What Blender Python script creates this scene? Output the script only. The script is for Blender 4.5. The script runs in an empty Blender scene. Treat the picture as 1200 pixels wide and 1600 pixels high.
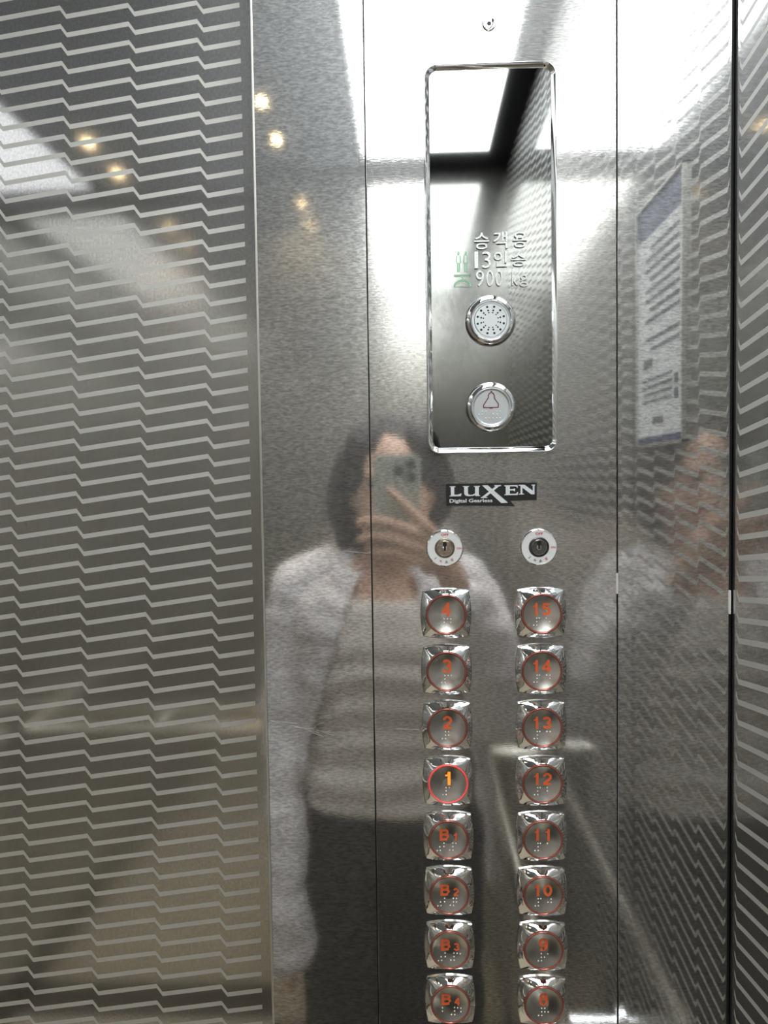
import bpy, bmesh, math, random
from mathutils import Vector, Matrix

random.seed(7)
C = bpy.context.scene.collection
PI = math.pi

# ------------------------------------------------------------------ camera
# metres; the camera is the phone's lens: x=0, y=0, z=CZ; the front wall is at y=FY
CZ = 1.58
FY = 0.617       # front return / operating panel plane
DY = 0.700       # door plane
BY = -0.776      # rear wall
RX = 0.2535      # right wall
LX = -1.20       # left wall
TOP = CZ + 0.788 # ceiling
EDGE = -0.121    # free edge of the front return

def cam_setup():
    yaw, pitch, roll = math.radians(2.0516), math.radians(2.6131), math.radians(-0.8505)
    cy, sy, cp, sp = math.cos(yaw), math.sin(yaw), math.cos(pitch), math.sin(pitch)
    fwd = Vector((-sy*cp, cy*cp, -sp)); right = Vector((cy, sy, 0)); up = right.cross(fwd)
    c, s = math.cos(roll), math.sin(roll)
    r2 = c*right + s*up; u2 = -s*right + c*up
    cam = bpy.data.cameras.new('camera'); o = bpy.data.objects.new('camera', cam); C.objects.link(o)
    M = Matrix((( r2.x, u2.x, -fwd.x, 0), (r2.y, u2.y, -fwd.y, 0), (r2.z, u2.z, -fwd.z, CZ), (0, 0, 0, 1)))
    o.matrix_world = M
    cam.sensor_fit = 'VERTICAL'; cam.sensor_height = 36.0
    cam.lens = 36.0*1202/1600
    cam.clip_start = 0.01
    bpy.context.scene.camera = o
cam_setup()

# ------------------------------------------------------------------ world, exposure
w = bpy.data.worlds.new('world'); bpy.context.scene.world = w; w.use_nodes = True
w.node_tree.nodes['Background'].inputs[0].default_value = (0.02, 0.02, 0.02, 1)
w.node_tree.nodes['Background'].inputs[1].default_value = 0.2
vs = bpy.context.scene.view_settings
vs.view_transform = 'Standard'; vs.look = 'None'; vs.gamma = 1; vs.exposure = 0.0
vs.use_curve_mapping = False
cyc = bpy.context.scene.cycles
cyc.max_bounces = 14; cyc.glossy_bounces = 9; cyc.diffuse_bounces = 4
cyc.caustics_reflective = True
LAMP = 12.5           # luminous ceiling panels
LAMP_FAR = 1.5       # the panel on the far side is dimmer
SPOT = 22.0          # small downlights
SPOT_W = 7.0         # their beams, watts

# ------------------------------------------------------------------ materials
def new_mat(name):
    m = bpy.data.materials.new(name); m.use_nodes = True
    nt = m.node_tree
    for n in list(nt.nodes): nt.nodes.remove(n)
    out = nt.nodes.new('ShaderNodeOutputMaterial')
    return m, nt, out

def N(nt, t, **kw):
    n = nt.nodes.new(t)
    for k, v in kw.items(): setattr(n, k, v)
    return n

def math_n(nt, op, a, b=None, c=None):
    n = nt.nodes.new('ShaderNodeMath'); n.operation = op
    for i, v in enumerate((a, b, c)):
        if v is None: continue
        if isinstance(v, (int, float)): n.inputs[i].default_value = v
        else: nt.links.new(v, n.inputs[i])
    return n.outputs[0]

def principled(nt, col, metal, rough, normal=None, **kw):
    p = nt.nodes.new('ShaderNodeBsdfPrincipled')
    if isinstance(col, tuple): p.inputs['Base Color'].default_value = (*col, 1)
    else: nt.links.new(col, p.inputs['Base Color'])
    p.inputs['Metallic'].default_value = metal
    if isinstance(rough, (int, float)): p.inputs['Roughness'].default_value = rough
    else: nt.links.new(rough, p.inputs['Roughness'])
    if normal is not None: nt.links.new(normal, p.inputs['Normal'])
    for k, v in kw.items():
        s = p.inputs[k]
        s.default_value = (*v, 1) if isinstance(v, tuple) else v
    return p

def plain(name, col, rough=0.5, metal=0.0, noise=0.0, nscale=60, bump=0.0, **kw):
    """simple surface with a little procedural variation"""
    m, nt, out = new_mat(name)
    tc = N(nt, 'ShaderNodeTexCoord')
    nz = N(nt, 'ShaderNodeTexNoise'); nz.inputs['Scale'].default_value = nscale; nz.inputs['Detail'].default_value = 3
    nt.links.new(tc.outputs['Object'], nz.inputs['Vector'])
    mx = N(nt, 'ShaderNodeMix', data_type='RGBA')
    mx.inputs[6].default_value = (*[c*(1-noise) for c in col], 1)
    mx.inputs[7].default_value = (*[min(1, c*(1+noise)) for c in col], 1)
    nt.links.new(nz.outputs[0], mx.inputs[0])
    nrm = None
    if bump:
        b = N(nt, 'ShaderNodeBump'); b.inputs['Strength'].default_value = bump; b.inputs['Distance'].default_value = 0.001
        nt.links.new(nz.outputs[0], b.inputs['Height']); nrm = b.outputs[0]
    p = principled(nt, mx.outputs[2], metal, rough, nrm, **kw)
    nt.links.new(p.outputs[0], out.inputs[0])
    return m

def steel_nodes(nt, col, sharp, broad, mix, grain, scale, dist=0.0004, wave=0.0, tilt=0.0, tone=(0.68, 1.26)):
    """stainless steel: a sharp lobe and a broad lobe over a grained surface -> shader socket"""
    tc = N(nt, 'ShaderNodeTexCoord')
    mp = N(nt, 'ShaderNodeMapping'); mp.inputs['Scale'].default_value = scale
    mp.inputs['Rotation'].default_value = (0, tilt, 0)
    nt.links.new(tc.outputs['Object'], mp.inputs['Vector'])
    nz = N(nt, 'ShaderNodeTexNoise'); nz.inputs['Scale'].default_value = 1.0; nz.inputs['Detail'].default_value = 2.5
    nz.inputs['Roughness'].default_value = 0.6
    nt.links.new(mp.outputs[0], nz.inputs['Vector'])
    b = N(nt, 'ShaderNodeBump'); b.inputs['Strength'].default_value = grain; b.inputs['Distance'].default_value = dist
    nt.links.new(nz.outputs[0], b.inputs['Height'])
    nrm = b.outputs[0]
    if wave:
        n2 = N(nt, 'ShaderNodeTexNoise'); n2.inputs['Scale'].default_value = 5.0; n2.inputs['Detail'].default_value = 1
        nt.links.new(tc.outputs['Object'], n2.inputs['Vector'])
        b2 = N(nt, 'ShaderNodeBump'); b2.inputs['Strength'].default_value = 1.0; b2.inputs['Distance'].default_value = wave
        nt.links.new(n2.outputs[0], b2.inputs['Height']); nt.links.new(b2.outputs[0], b.inputs['Normal'])
    # the grain also shows as tiny tonal variation
    cr = N(nt, 'ShaderNodeMapRange'); cr.inputs['From Min'].default_value = 0.3; cr.inputs['From Max'].default_value = 0.7
    cr.inputs['To Min'].default_value = tone[0]; cr.inputs['To Max'].default_value = tone[1]
    nt.links.new(nz.outputs[0], cr.inputs['Value'])
    vm = N(nt, 'ShaderNodeVectorMath', operation='SCALE'); vm.inputs[0].default_value = col
    nt.links.new(cr.outputs[0], vm.inputs['Scale'])
    p1 = principled(nt, vm.outputs[0], 1.0, sharp, nrm)
    p2 = principled(nt, vm.outputs[0], 1.0, broad, nrm)
    mx = N(nt, 'ShaderNodeMixShader'); mx.inputs[0].default_value = mix
    nt.links.new(p1.outputs[0], mx.inputs[1]); nt.links.new(p2.outputs[0], mx.inputs[2])
    return mx.outputs[0]

def steel(name, col=(0.62, 0.61, 0.58), sharp=0.08, broad=0.42, mix=0.45, grain=1.0, scale=(300, 300, 900), dist=0.000006, wave=0.0, tilt=0.0):
    m, nt, out = new_mat(name)
    nt.links.new(steel_nodes(nt, col, sharp, broad, mix, grain, scale, dist, wave, tilt), out.inputs[0])
    return m

# etched stripe pattern: long gently rising runs with a short step down
ZP, ZS, ZT, ZH, ZWID = 0.0619, 0.01614, 0.0043, 0.0078, 0.0056
def etched(name, axis, phase, lo, hi, col, sign=1, z0=CZ+0.4270, sharp=0.07, broad=0.45, mix=0.2):
    """mirror-hairline steel with matte etched zigzag stripes between lo and hi along the axis (world coordinates)"""
    m, nt, out = new_mat(name)
    base = steel_nodes(nt, col, sharp, broad, mix, 1.0, (500, 500, 350), 0.000005, 0.00008, tone=(0.84, 1.12))
    geo = N(nt, 'ShaderNodeTexCoord'); sx = N(nt, 'ShaderNodeSeparateXYZ')
    nt.links.new(geo.outputs['Object'], sx.inputs[0])
    U = sx.outputs[axis]; Z = sx.outputs[2]
    t = math_n(nt, 'DIVIDE', math_n(nt, 'SUBTRACT', U, phase), ZP*sign)
    t = math_n(nt, 'FRACT', t)                      # 0 at a peak
    wd = ZWID/ZP
    drop = math_n(nt, 'DIVIDE', t, wd)              # 0..1 while stepping down
    drop = math_n(nt, 'MINIMUM', drop, 1.0)
    rise = math_n(nt, 'DIVIDE', math_n(nt, 'SUBTRACT', t, wd), 1-wd)
    rise = math_n(nt, 'MAXIMUM', rise, 0.0)
    h = math_n(nt, 'MULTIPLY', math_n(nt, 'SUBTRACT', drop, rise), ZH)   # depth below the peak
    v = math_n(nt, 'SUBTRACT', math_n(nt, 'SUBTRACT', z0, h), Z)
    v = math_n(nt, 'FRACT', math_n(nt, 'DIVIDE', v, ZS))
    mask = math_n(nt, 'LESS_THAN', v, ZT/ZS)
    m1 = math_n(nt, 'GREATER_THAN', U, lo); m2 = math_n(nt, 'LESS_THAN', U, hi)
    mask = math_n(nt, 'MULTIPLY', mask, math_n(nt, 'MULTIPLY', m1, m2))
    et = principled(nt, (0.66, 0.655, 0.62), 0.7, 0.62)
    mx = N(nt, 'ShaderNodeMixShader')
    nt.links.new(mask, mx.inputs[0]); nt.links.new(base, mx.inputs[1]); nt.links.new(et.outputs[0], mx.inputs[2])
    nt.links.new(mx.outputs[0], out.inputs[0])
    return m

M_panel = steel('brushed_panel_steel', (0.69, 0.69, 0.68), 0.05, 0.48, 0.19, 1.0, (260, 260, 850), 0.000006, 0.00004, 0.12)
M_plate = steel('operating_plate_steel', (0.67, 0.665, 0.65), 0.05, 0.48, 0.19, 1.0, (240, 240, 900), 0.000006, 0.00004, -0.05)
M_door = etched('etched_door_steel', 0, -0.2475, -2.0, -0.147, (0.72, 0.715, 0.70))
M_door_left = etched('etched_left_door_steel', 0, -0.2475, -0.80, 9, (0.72, 0.715, 0.70))
M_wall_a = etched('etched_wall_steel_front', 1, 0.30, 0.352, 0.608, (0.52, 0.52, 0.51), -1)
M_wall_r = etched('etched_right_wall_steel', 1, 0.30, -9, 9, (0.52, 0.52, 0.51), -1)
M_wall_b = etched('etched_wall_steel', 1, 0.30, -9, 9, (0.52, 0.52, 0.51))
M_rear = steel('rear_wall_steel', (0.64, 0.63, 0.59), 0.15, 0.45, 0.22, 1.0, (900, 300, 40), 0.000012, 0.0003)
M_rail = steel('satin_rail_steel', (0.92, 0.89, 0.80), 0.17, 0.4, 0.4, 1.0, (100, 900, 900))
M_kick = plain('kick_plate_paint', (0.035, 0.03, 0.026), 0.35, 0.3, 0.4, 200)
M_floor = plain('beige_vinyl_floor', (0.80, 0.72, 0.57), 0.4, 0.0, 0.15, 40)
M_ceiling = plain('black_satin_ceiling', (0.006, 0.006, 0.007), 0.7, 0.0, 0.2, 10, **{'Specular IOR Level': 0.15})
M_shell = plain('dark_shaft', (0.01, 0.01, 0.01), 0.8)
M_chrome = plain('chrome', (0.86, 0.87, 0.88), 0.04, 1.0, 0.02, 30)
M_mirror = plain('black_mirror_steel', (0.31, 0.315, 0.31), 0.03, 1.0, 0.02, 5)
M_cap = plain('button_cap_steel', (0.72, 0.71, 0.68), 0.26, 1.0, 0.03, 300)
M_ring = plain('red_ring_plastic', (0.42, 0.13, 0.10), 0.14, 0.55, 0.1, 50)
M_num = plain('orange_red_inlay', (0.83, 0.16, 0.055), 0.4, 0.0, 0.12, 500)
M_braille = plain('braille_dot_enamel', (0.92, 0.92, 0.90), 0.25, 0.0)
M_white = plain('white_ring_plate', (0.78, 0.79, 0.78), 0.35, 0.0, 0.03, 100)
M_disc = plain('satin_silver_disc', (0.58, 0.61, 0.62), 0.35, 0.55, 0.05, 400)
M_black = plain('black_hole', (0.004, 0.004, 0.004), 0.6)
M_redink = plain('red_print', (0.55, 0.02, 0.06), 0.5, 0.0, 0.1, 300)
M_blackink = plain('dark_print', (0.03, 0.03, 0.035), 0.5, 0.0, 0.1, 300)
M_maroon = plain('maroon_engraving', (0.16, 0.015, 0.03), 0.4, 0.0, 0.1, 300)
M_badge = plain('dark_badge_enamel', (0.028, 0.03, 0.028), 0.3, 0.2, 0.2, 100)
M_badge_l = plain('badge_silver', (0.88, 0.92, 0.96), 0.25, 0.25, 0.05, 40)
M_lock = steel('lock_steel', (0.50, 0.46, 0.38), 0.2, 0.4, 0.4, 1.0, (600, 600, 600))
M_lock2 = steel('dark_lock_steel', (0.22, 0.22, 0.21), 0.2, 0.4, 0.4, 1.0, (600, 600, 600))
M_emboss = plain('raised_lettering', (0.42, 0.44, 0.44), 0.16, 1.0, 0.05, 60)
M_green = plain('green_tinted_icon', (0.16, 0.30, 0.20), 0.25, 0.8, 0.25, 300)
M_scratch = plain('bare_scratch', (0.62, 0.61, 0.58), 0.4, 0.5)
M_gapdark = plain('dark_void_backing', (0.02, 0.02, 0.02), 0.7)  # near-black backing colour stands in for the shaded void behind panel gaps
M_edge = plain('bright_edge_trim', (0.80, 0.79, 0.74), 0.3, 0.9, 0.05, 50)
M_seal = plain('white_sealant', (0.75, 0.74, 0.70), 0.5)

def emit_mat(name, col, strength, col2=None, ribs=0):
    m, nt, out = new_mat(name)
    e = N(nt, 'ShaderNodeEmission'); e.inputs[0].default_value = (*col, 1); e.inputs[1].default_value = strength
    if ribs:
        tc = N(nt, 'ShaderNodeTexCoord'); sx = N(nt, 'ShaderNodeSeparateXYZ'); nt.links.new(tc.outputs['Object'], sx.inputs[0])
        s = math_n(nt, 'SINE', math_n(nt, 'MULTIPLY', sx.outputs[0], 2*PI/ribs))
        # diffuser ribs: fine bright and dim bands put into the emission strength
        k = math_n(nt, 'ADD', math_n(nt, 'MULTIPLY', s, 0.16), 0.9)
        nt.links.new(math_n(nt, 'MULTIPLY', k, strength), e.inputs[1])
    nt.links.new(e.outputs[0], out.inputs[0])
    return m
M_lamp = emit_mat('ribbed_lamp_diffuser', (0.93, 0.97, 1.0), LAMP, ribs=0.009)
M_lamp_far = emit_mat('dim_ribbed_lamp_diffuser', (0.95, 0.98, 1.0), LAMP_FAR, ribs=0.009)
M_spot = emit_mat('warm_downlight', (1.0, 0.74, 0.40), SPOT)
M_ring_on = plain('red_ring_lit', (0.8, 0.12, 0.12), 0.15)
_p = [n for n in M_ring_on.node_tree.nodes if n.type == 'BSDF_PRINCIPLED'][0]
_p.inputs['Emission Color'].default_value = (0.9, 0.08, 0.08, 1); _p.inputs['Emission Strength'].default_value = 0.22
M_num_on = emit_mat('orange_numeral_lit', (1.0, 0.24, 0.03), 1.6)

# ------------------------------------------------------------------ mesh helpers
def smooth_mesh(me, angle=35):
    for p in me.polygons: p.use_smooth = True
    try: me.set_sharp_from_angle(angle=math.radians(angle))
    except Exception: pass

def obj(name, bm, mat, parent=None, smooth=None, loc=None):
    me = bpy.data.meshes.new(name)
    bmesh.ops.recalc_face_normals(bm, faces=bm.faces[:])
    bm.to_mesh(me); bm.free()
    me.materials.append(mat)
    if smooth: smooth_mesh(me, smooth)
    o = bpy.data.objects.new(name, me); C.objects.link(o)
    if parent: o.parent = parent
    if loc: o.location = loc
    return o

def tag(o, label=None, cat=None, group=None, kind=None):
    if label: o['label'] = label
    if cat: o['category'] = cat
    if group: o['group'] = group
    if kind: o['kind'] = kind
    return o

def thing(name, label, cat, loc=(0, 0, 0), group=None):
    o = bpy.data.objects.new(name, None); C.objects.link(o); o.location = loc; o.empty_display_size = 0.02
    return tag(o, label, cat, group)

def box(bm, x0, x1, y0, y1, z0, z1, bev=0.0):
    r = bmesh.ops.create_cube(bm, size=1.0)
    vs_ = r['verts']
    for v in vs_:
        v.co = Vector(((x0+x1)/2+v.co.x*(x1-x0), (y0+y1)/2+v.co.y*(y1-y0), (z0+z1)/2+v.co.z*(z1-z0)))
    if bev:
        es = list({e for v in vs_ for e in v.link_edges})
        bmesh.ops.bevel(bm, geom=es, offset=bev, segments=2, affect='EDGES', profile=0.5)
    return bm

def boxbm(*a, **k): return box(bmesh.new(), *a, **k)

def loft(bm, rings, closed=True, cap0=True, cap1=True):
    rv = [[bm.verts.new(p) for p in r] for r in rings]
    n = len(rv[0])
    for a, b in zip(rv[:-1], rv[1:]):
        for i in range(n if closed else n-1):
            j = (i+1) % n
            bm.faces.new((a[i], a[j], b[j], b[i]))
    if cap0: bm.faces.new(list(reversed(rv[0])))
    if cap1: bm.faces.new(rv[-1])
    return rv

def circ(r, y, n=48, cx=0, cz=0):
    """circle in the xz plane at depth y (towards the room is negative y)"""
    return [(cx+r*math.cos(2*PI*i/n), y, cz+r*math.sin(2*PI*i/n)) for i in range(n)]

def turned(profile, n=48, cap0=True, cap1=True):
    bm = bmesh.new(); loft(bm, [circ(r, y, n) for r, y in profile], True, cap0, cap1); return bm

def tube(bm, pts, r, n=12, cap=True):
    pts = [Vector(p) for p in pts]; rings = []
    rr = r if isinstance(r, (list, tuple)) else [r]*len(pts)
    prev = None
    for i, p in enumerate(pts):
        t = (pts[min(i+1, len(pts)-1)]-pts[max(i-1, 0)]).normalized()
        if prev is None:
            a = t.orthogonal().normalized()
        else:
            a = (prev - t*prev.dot(t)).normalized()
        prev = a; b = t.cross(a)
        rings.append([p+(a*math.cos(2*PI*k/n)+b*math.sin(2*PI*k/n))*rr[i] for k in range(n)])
    loft(bm, rings, True, cap, cap)
    return bm

def plate(pts, y0, y1, bm=None):
    """extrude a polygon given as (x, z) points between two depths"""
    bm = bm or bmesh.new()
    a = [bm.verts.new((x, y0, z)) for x, z in pts]; b = [bm.verts.new((x, y1, z)) for x, z in pts]
    n = len(pts)
    bm.faces.new(a); bm.faces.new(list(reversed(b)))
    for i in range(n):
        j = (i+1) % n; bm.faces.new((a[i], b[i], b[j], a[j]))
    return bm

def rrect(w, h, r, n=8):
    pts = []
    for cx, cz, a0 in ((w/2-r, h/2-r, 0), (-w/2+r, h/2-r, 90), (-w/2+r, -h/2+r, 180), (w/2-r, -h/2+r, 270)):
        for i in range(n+1):
            a = math.radians(a0+90*i/n); pts.append((cx+r*math.cos(a), cz+r*math.sin(a)))
    return pts

def text_bm(s, height=None, width=None, depth=0.0, bold=0.0, bevel=0.0, cx=0, cz=0, y=0, rot=0, anchor='c'):
    """the built-in font turned into mesh lettering that stands in the xz plane and faces -y"""
    cu = bpy.data.curves.new('t', 'FONT'); cu.body = s; cu.size = 1.0; cu.offset = bold; cu.extrude = 0.0 if not depth else 0.05
    cu.resolution_u = 4
    o = bpy.data.objects.new('t', cu); C.objects.link(o)
    dg = bpy.context.evaluated_depsgraph_get(); me = bpy.data.meshes.new_from_object(o.evaluated_get(dg))
    bpy.data.objects.remove(o); bpy.data.curves.remove(cu)
    xs = [v.co.x for v in me.vertices]; ys = [v.co.y for v in me.vertices]
    bw, bh = max(xs)-min(xs), max(ys)-min(ys); mx_, my_ = (max(xs)+min(xs))/2, (max(ys)+min(ys))/2
    sy = height/bh if height else width/bw; sx_ = width/bw if width else sy
    c, sn = math.cos(rot), math.sin(rot)
    bm = bmesh.new(); bm.from_mesh(me); bpy.data.meshes.remove(me)
    for v in bm.verts:
        lx, lz = (v.co.x-mx_)*sx_, (v.co.y-my_)*sy
        d = -v.co.z/0.05*depth*0.5 if depth else 0.0
        v.co = Vector((cx+lx*c-lz*sn, y+d, cz+lx*sn+lz*c))
    return bm

def join_bm(bms):
    out = bmesh.new()
    for b in bms:
        me = bpy.data.meshes.new('j'); b.to_mesh(me); b.free(); out.from_mesh(me); bpy.data.meshes.remove(me)
    return out

def hbox(bm, x0, x1, z0, z1, y0, y1): return box(bm, x0, x1, y0, y1, z0, z1)

# ------------------------------------------------------------------ the setting
def struct(name, bm, mat, smooth=None, parent=None):
    o = obj(name, bm, mat, parent, smooth)
    if parent is None: o['kind'] = 'structure'
    return o

struct('floor', boxbm(LX-0.02, RX+0.02, BY-0.02, DY+0.02, -0.02, 0.0), M_floor)
struct('ceiling', boxbm(LX-0.02, RX+0.02, BY-0.02, DY+0.02, TOP, TOP+0.02), M_ceiling)
struct('wall_back', boxbm(LX-0.02, RX+0.02, BY-0.02, BY, 0.0, TOP), M_rear)

# right wall: backing plus etched panels with a joint between them
wr = struct('wall_right', boxbm(RX+0.004, RX+0.02, BY, DY, 0.0, TOP), M_gapdark)
struct('panel', boxbm(RX, RX+0.004, 0.3425, FY-0.0005, 0.1, TOP, bev=0.0006), M_wall_a, parent=wr)
struct('panel', boxbm(RX, RX+0.004, -0.215, 0.3405, 0.1, TOP, bev=0.0006), M_wall_r, parent=wr)
struct('panel', boxbm(RX, RX+0.004, BY, -0.217, 0.1, TOP, bev=0.0006), M_wall_r, parent=wr)
wl = struct('wall_left', boxbm(LX-0.02, LX-0.004, BY, DY, 0.0, TOP), M_gapdark)
for a, b in ((0.16, FY), (-0.30, 0.158), (BY, -0.302)):
    struct('panel', boxbm(LX-0.004, LX, a, b, 0.1, TOP, bev=0.0006), M_wall_b, parent=wl)
for nm, a in (('baseboard_right', (RX-0.004, RX+0.004, BY+0.004, FY, 0.0, 0.1)), ('baseboard_left', (LX-0.004, LX+0.004, BY+0.004, FY, 0.0, 0.1)),
              ('baseboard_back', (LX+0.004, RX-0.004, BY, BY+0.004, 0.0, 0.1))):
    struct(nm, boxbm(*a), M_kick)

# front wall: the return beside the door carries the operating panel between two plain strips
wf = struct('wall_front', boxbm(EDGE+0.004, RX+0.002, FY+0.006, FY+0.012, 0.0, TOP), M_gapdark)
# left strip is folded at its free edge and runs back past the door
fold = [(EDGE, DY+0.02), (EDGE, FY+0.0016), (EDGE+0.0004, FY+0.0005), (EDGE+0.0014, FY), (-0.0332, FY), (-0.0332, FY+0.004), (EDGE+0.004, FY+0.004), (EDGE+0.004, DY+0.02)]
bm = bmesh.new()
a = [bm.verts.new((x, y, 0.0)) for x, y in fold]; b = [bm.verts.new((x, y, TOP)) for x, y in fold]
for i in range(len(fold)):
    j = (i+1) % len(fold); bm.faces.new((a[i], a[j], b[j], b[i]))
struct('return_strip', bm, M_panel, None, parent=wf)
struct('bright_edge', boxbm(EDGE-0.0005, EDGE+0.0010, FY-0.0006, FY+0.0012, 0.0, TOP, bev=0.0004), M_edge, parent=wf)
struct('return_strip', boxbm(0.1638, RX-0.0022, FY, FY+0.004, 0.0, TOP, bev=0.0004), M_panel, parent=wf)
struct('sealant_blob', boxbm(0.1624, 0.1640, FY-0.0006, FY+0.0005, CZ-0.0960, CZ-0.0795, bev=0.0004), M_seal, parent=wf)
struct('sealant_blob', boxbm(RX-0.0026, RX-0.0009, FY-0.0012, FY+0.0005, CZ-0.113, CZ-0.094, bev=0.0005), M_seal, parent=wf)
# far return, beyond the doors, and the transom
struct('wall_front_left', boxbm(LX, -0.825, FY, DY+0.02, 0.0, TOP, bev=0.001), M_panel)
struct('wall_front_top', boxbm(-0.825, EDGE, FY, DY+0.02, 2.10, TOP), M_panel)
struct('door_1', boxbm(-0.4725, EDGE+0.03, DY, DY+0.03, 0.004, 2.11, bev=0.0015), M_door)
struct('door_2', boxbm(-0.85, -0.4745, DY, DY+0.03, 0.004, 2.11, bev=0.0015), M_door_left)

M_canopy = steel('blue_grey_canopy_steel', (0.50, 0.58, 0.68), 0.3, 0.5, 0.5)
struct('ceiling_canopy', boxbm(-0.815, -0.125, -0.74, 0.58, TOP-0.004, TOP, bev=0.001), M_canopy)
# ------------------------------------------------------------------ ceiling lights
for x0, x1, lab in ((-0.105, 0.198, 'long white luminous ceiling panel on the operating panel side'),
                    (-1.144, -0.841, 'long white luminous ceiling panel on the far left side')):
    t = thing('ceiling_light', lab, 'ceiling light', ((x0+x1)/2, -0.08, TOP), 'luminous ceiling panels')
    hw = (x1-x0)/2; hl = 0.595
    obj('diffuser', boxbm(-hw, hw, -hl, hl, -0.004, 0.0), M_lamp if x0 > -0.5 else M_lamp_far, t)
    fr = bmesh.new()
    box(fr, -hw-0.006, -hw, -hl-0.006, hl+0.006, -0.008, 0); box(fr, hw, hw+0.006, -hl-0.006, hl+0.006, -0.008, 0)
    box(fr, -hw, hw, -hl-0.006, -hl, -0.008, 0); box(fr, -hw, hw, hl, hl+0.006, -0.008, 0)
    obj('frame', fr, M_ceiling, t)

def ringbm(r0, r1, z0, z1, n=32):
    bm = bmesh.new()
    prof = [(r0, z0), (r1, z0), (r1, z1), (r0, z1)]
    rings = [[(r*math.cos(2*PI*i/n), r*math.sin(2*PI*i/n), z) for i in range(n)] for r, z in prof]
    rv = loft(bm, rings, True, False, False)
    for i in range(n):
        j = (i+1) % n; bm.faces.new((rv[3][i], rv[3][j], rv[0][j], rv[0][i]))
    return bm
row_names = {-0.39: 'farther from the back wall', -0.57: 'nearest the back wall'}
for x, side in ((-0.30, 'nearer the operating panel'), (-0.735, 'nearer the left wall')):
    for y, rn in row_names.items():
        t = thing('downlight', 'small warm recessed ceiling spot %s, %s' % (rn, side), 'spotlight', (x, y, TOP-0.004), 'warm ceiling spots')
        obj('bezel', ringbm(0.013, 0.021, -0.003, 0.0), M_chrome, t, 30)
        d = bmesh.new(); bmesh.ops.create_cone(d, cap_ends=True, segments=24, radius1=0.010, radius2=0.010, depth=0.002, matrix=Matrix.Translation((0, 0, -0.001)))
        obj('lens', d, M_spot, t)
    ld = bpy.data.lights.new('spot_beam', 'SPOT'); ld.energy = SPOT_W; ld.color = (1.0, 0.74, 0.42); ld.shadow_soft_size = 0.012
    ld.spot_size = math.radians(120); ld.spot_blend = 0.6
    lo = bpy.data.objects.new('spot_beam', ld); C.objects.link(lo); lo.parent = t; lo.location = (0, 0, -0.006)

# ------------------------------------------------------------------ handrails
RZ = CZ-0.693
def handrail(name, label, p0, p1, wall_dir, n_br):
    t = thing(name, label, 'handrail', p0, 'stainless handrails')
    P0, P1 = Vector((0, 0, 0)), Vector(p1)-Vector(p0); W = Vector(wall_dir)
    so = 0.076
    d = (P1-P0).normalized()
    pts = [P0+W*so, P0+W*0.02-d*0.0, P0+d*0.006+W*0.006, P0+d*0.02]
    pts2 = [P1-d*0.02, P1-d*0.006+W*0.006, P1+W*0.02, P1+W*so]
    obj('rail', tube(bmesh.new(), pts+pts2, 0.0165, 24), M_rail, t, 40)
    for f in n_br:
        q = P0+(P1-P0)*f
        obj('bracket', tube(bmesh.new(), [q+W*0.010, q+W*(so-0.0)], 0.0105, 16), M_chrome, t, 40)
        br = tube(bmesh.new(), [q+W*(so-0.006), q+W*so], 0.022, 20)
        obj('rosette', br, M_chrome, t, 40)
handrail('handrail', 'round satin steel handrail along the right wall', (RX-0.076, 0.50, RZ), (RX-0.076, -0.66, RZ), (1, 0, 0), (0.185,))
handrail('handrail', 'round satin steel handrail across the back wall', (-1.10, BY+0.076, RZ), (0.14, BY+0.076, RZ), (0, -1, 0), (0.3, 0.97))
handrail('handrail', 'round satin steel handrail along the left wall', (LX+0.076, 0.50, RZ), (LX+0.076, -0.66, RZ), (-1, 0, 0), (0.215, 0.8))

# ------------------------------------------------------------------ operating panel
panel = thing('control_panel', 'tall brushed steel operating panel carrying all the buttons', 'control panel', (0, FY, CZ))
obj('faceplate', boxbm(-0.0323, 0.1630, 0, 0.004, -CZ+0.002, TOP-CZ-0.002, bev=0.0004), M_plate, panel)

def scratches():
    bm = bmesh.new()
    def s(x0, z0, x1, z1, w=0.00035):
        d = Vector((x1-x0, 0, z1-z0)); n = Vector((-d.z, 0, d.x)).normalized()*w/2
        q = [(x0-n.x, z0-n.z), (x1-n.x, z1-n.z), (x1+n.x, z1+n.z), (x0+n.x, z0+n.z)]
        plate(q, -0.00015, 0.0002, bm)
    return bm, s
bm, s = scratches()
s(-0.052, -0.0596, -0.036, -0.0612); s(-0.036, -0.0612, -0.0335, -0.0606)
for k in range(9):
    x = -0.118+0.009*k*0.6; z = -0.196-0.002*k*0.7-random.random()*0.004
    s(x, z, x+0.008+random.random()*0.008, z-0.001-random.random()*0.0035, 0.00015)
for k in range(6):
    x = -0.092+random.random()*0.02; z = -0.190-random.random()*0.025
    s(x, z, x+0.004+random.random()*0.006, z+random.random()*0.002, 0.00014)
o = obj('scratches', bm, M_scratch, wf, loc=(0, FY, CZ)); o['kind'] = 'stuff'
bm, s = scratches()
s(0.0125, 0.3525, 0.0205, 0.3525, 0.0003); s(0.0003-0.015, -0.205, 0.004, -0.2055, 0.0002)
o = obj('scratches', bm, M_scratch, panel); o['kind'] = 'stuff'

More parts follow.
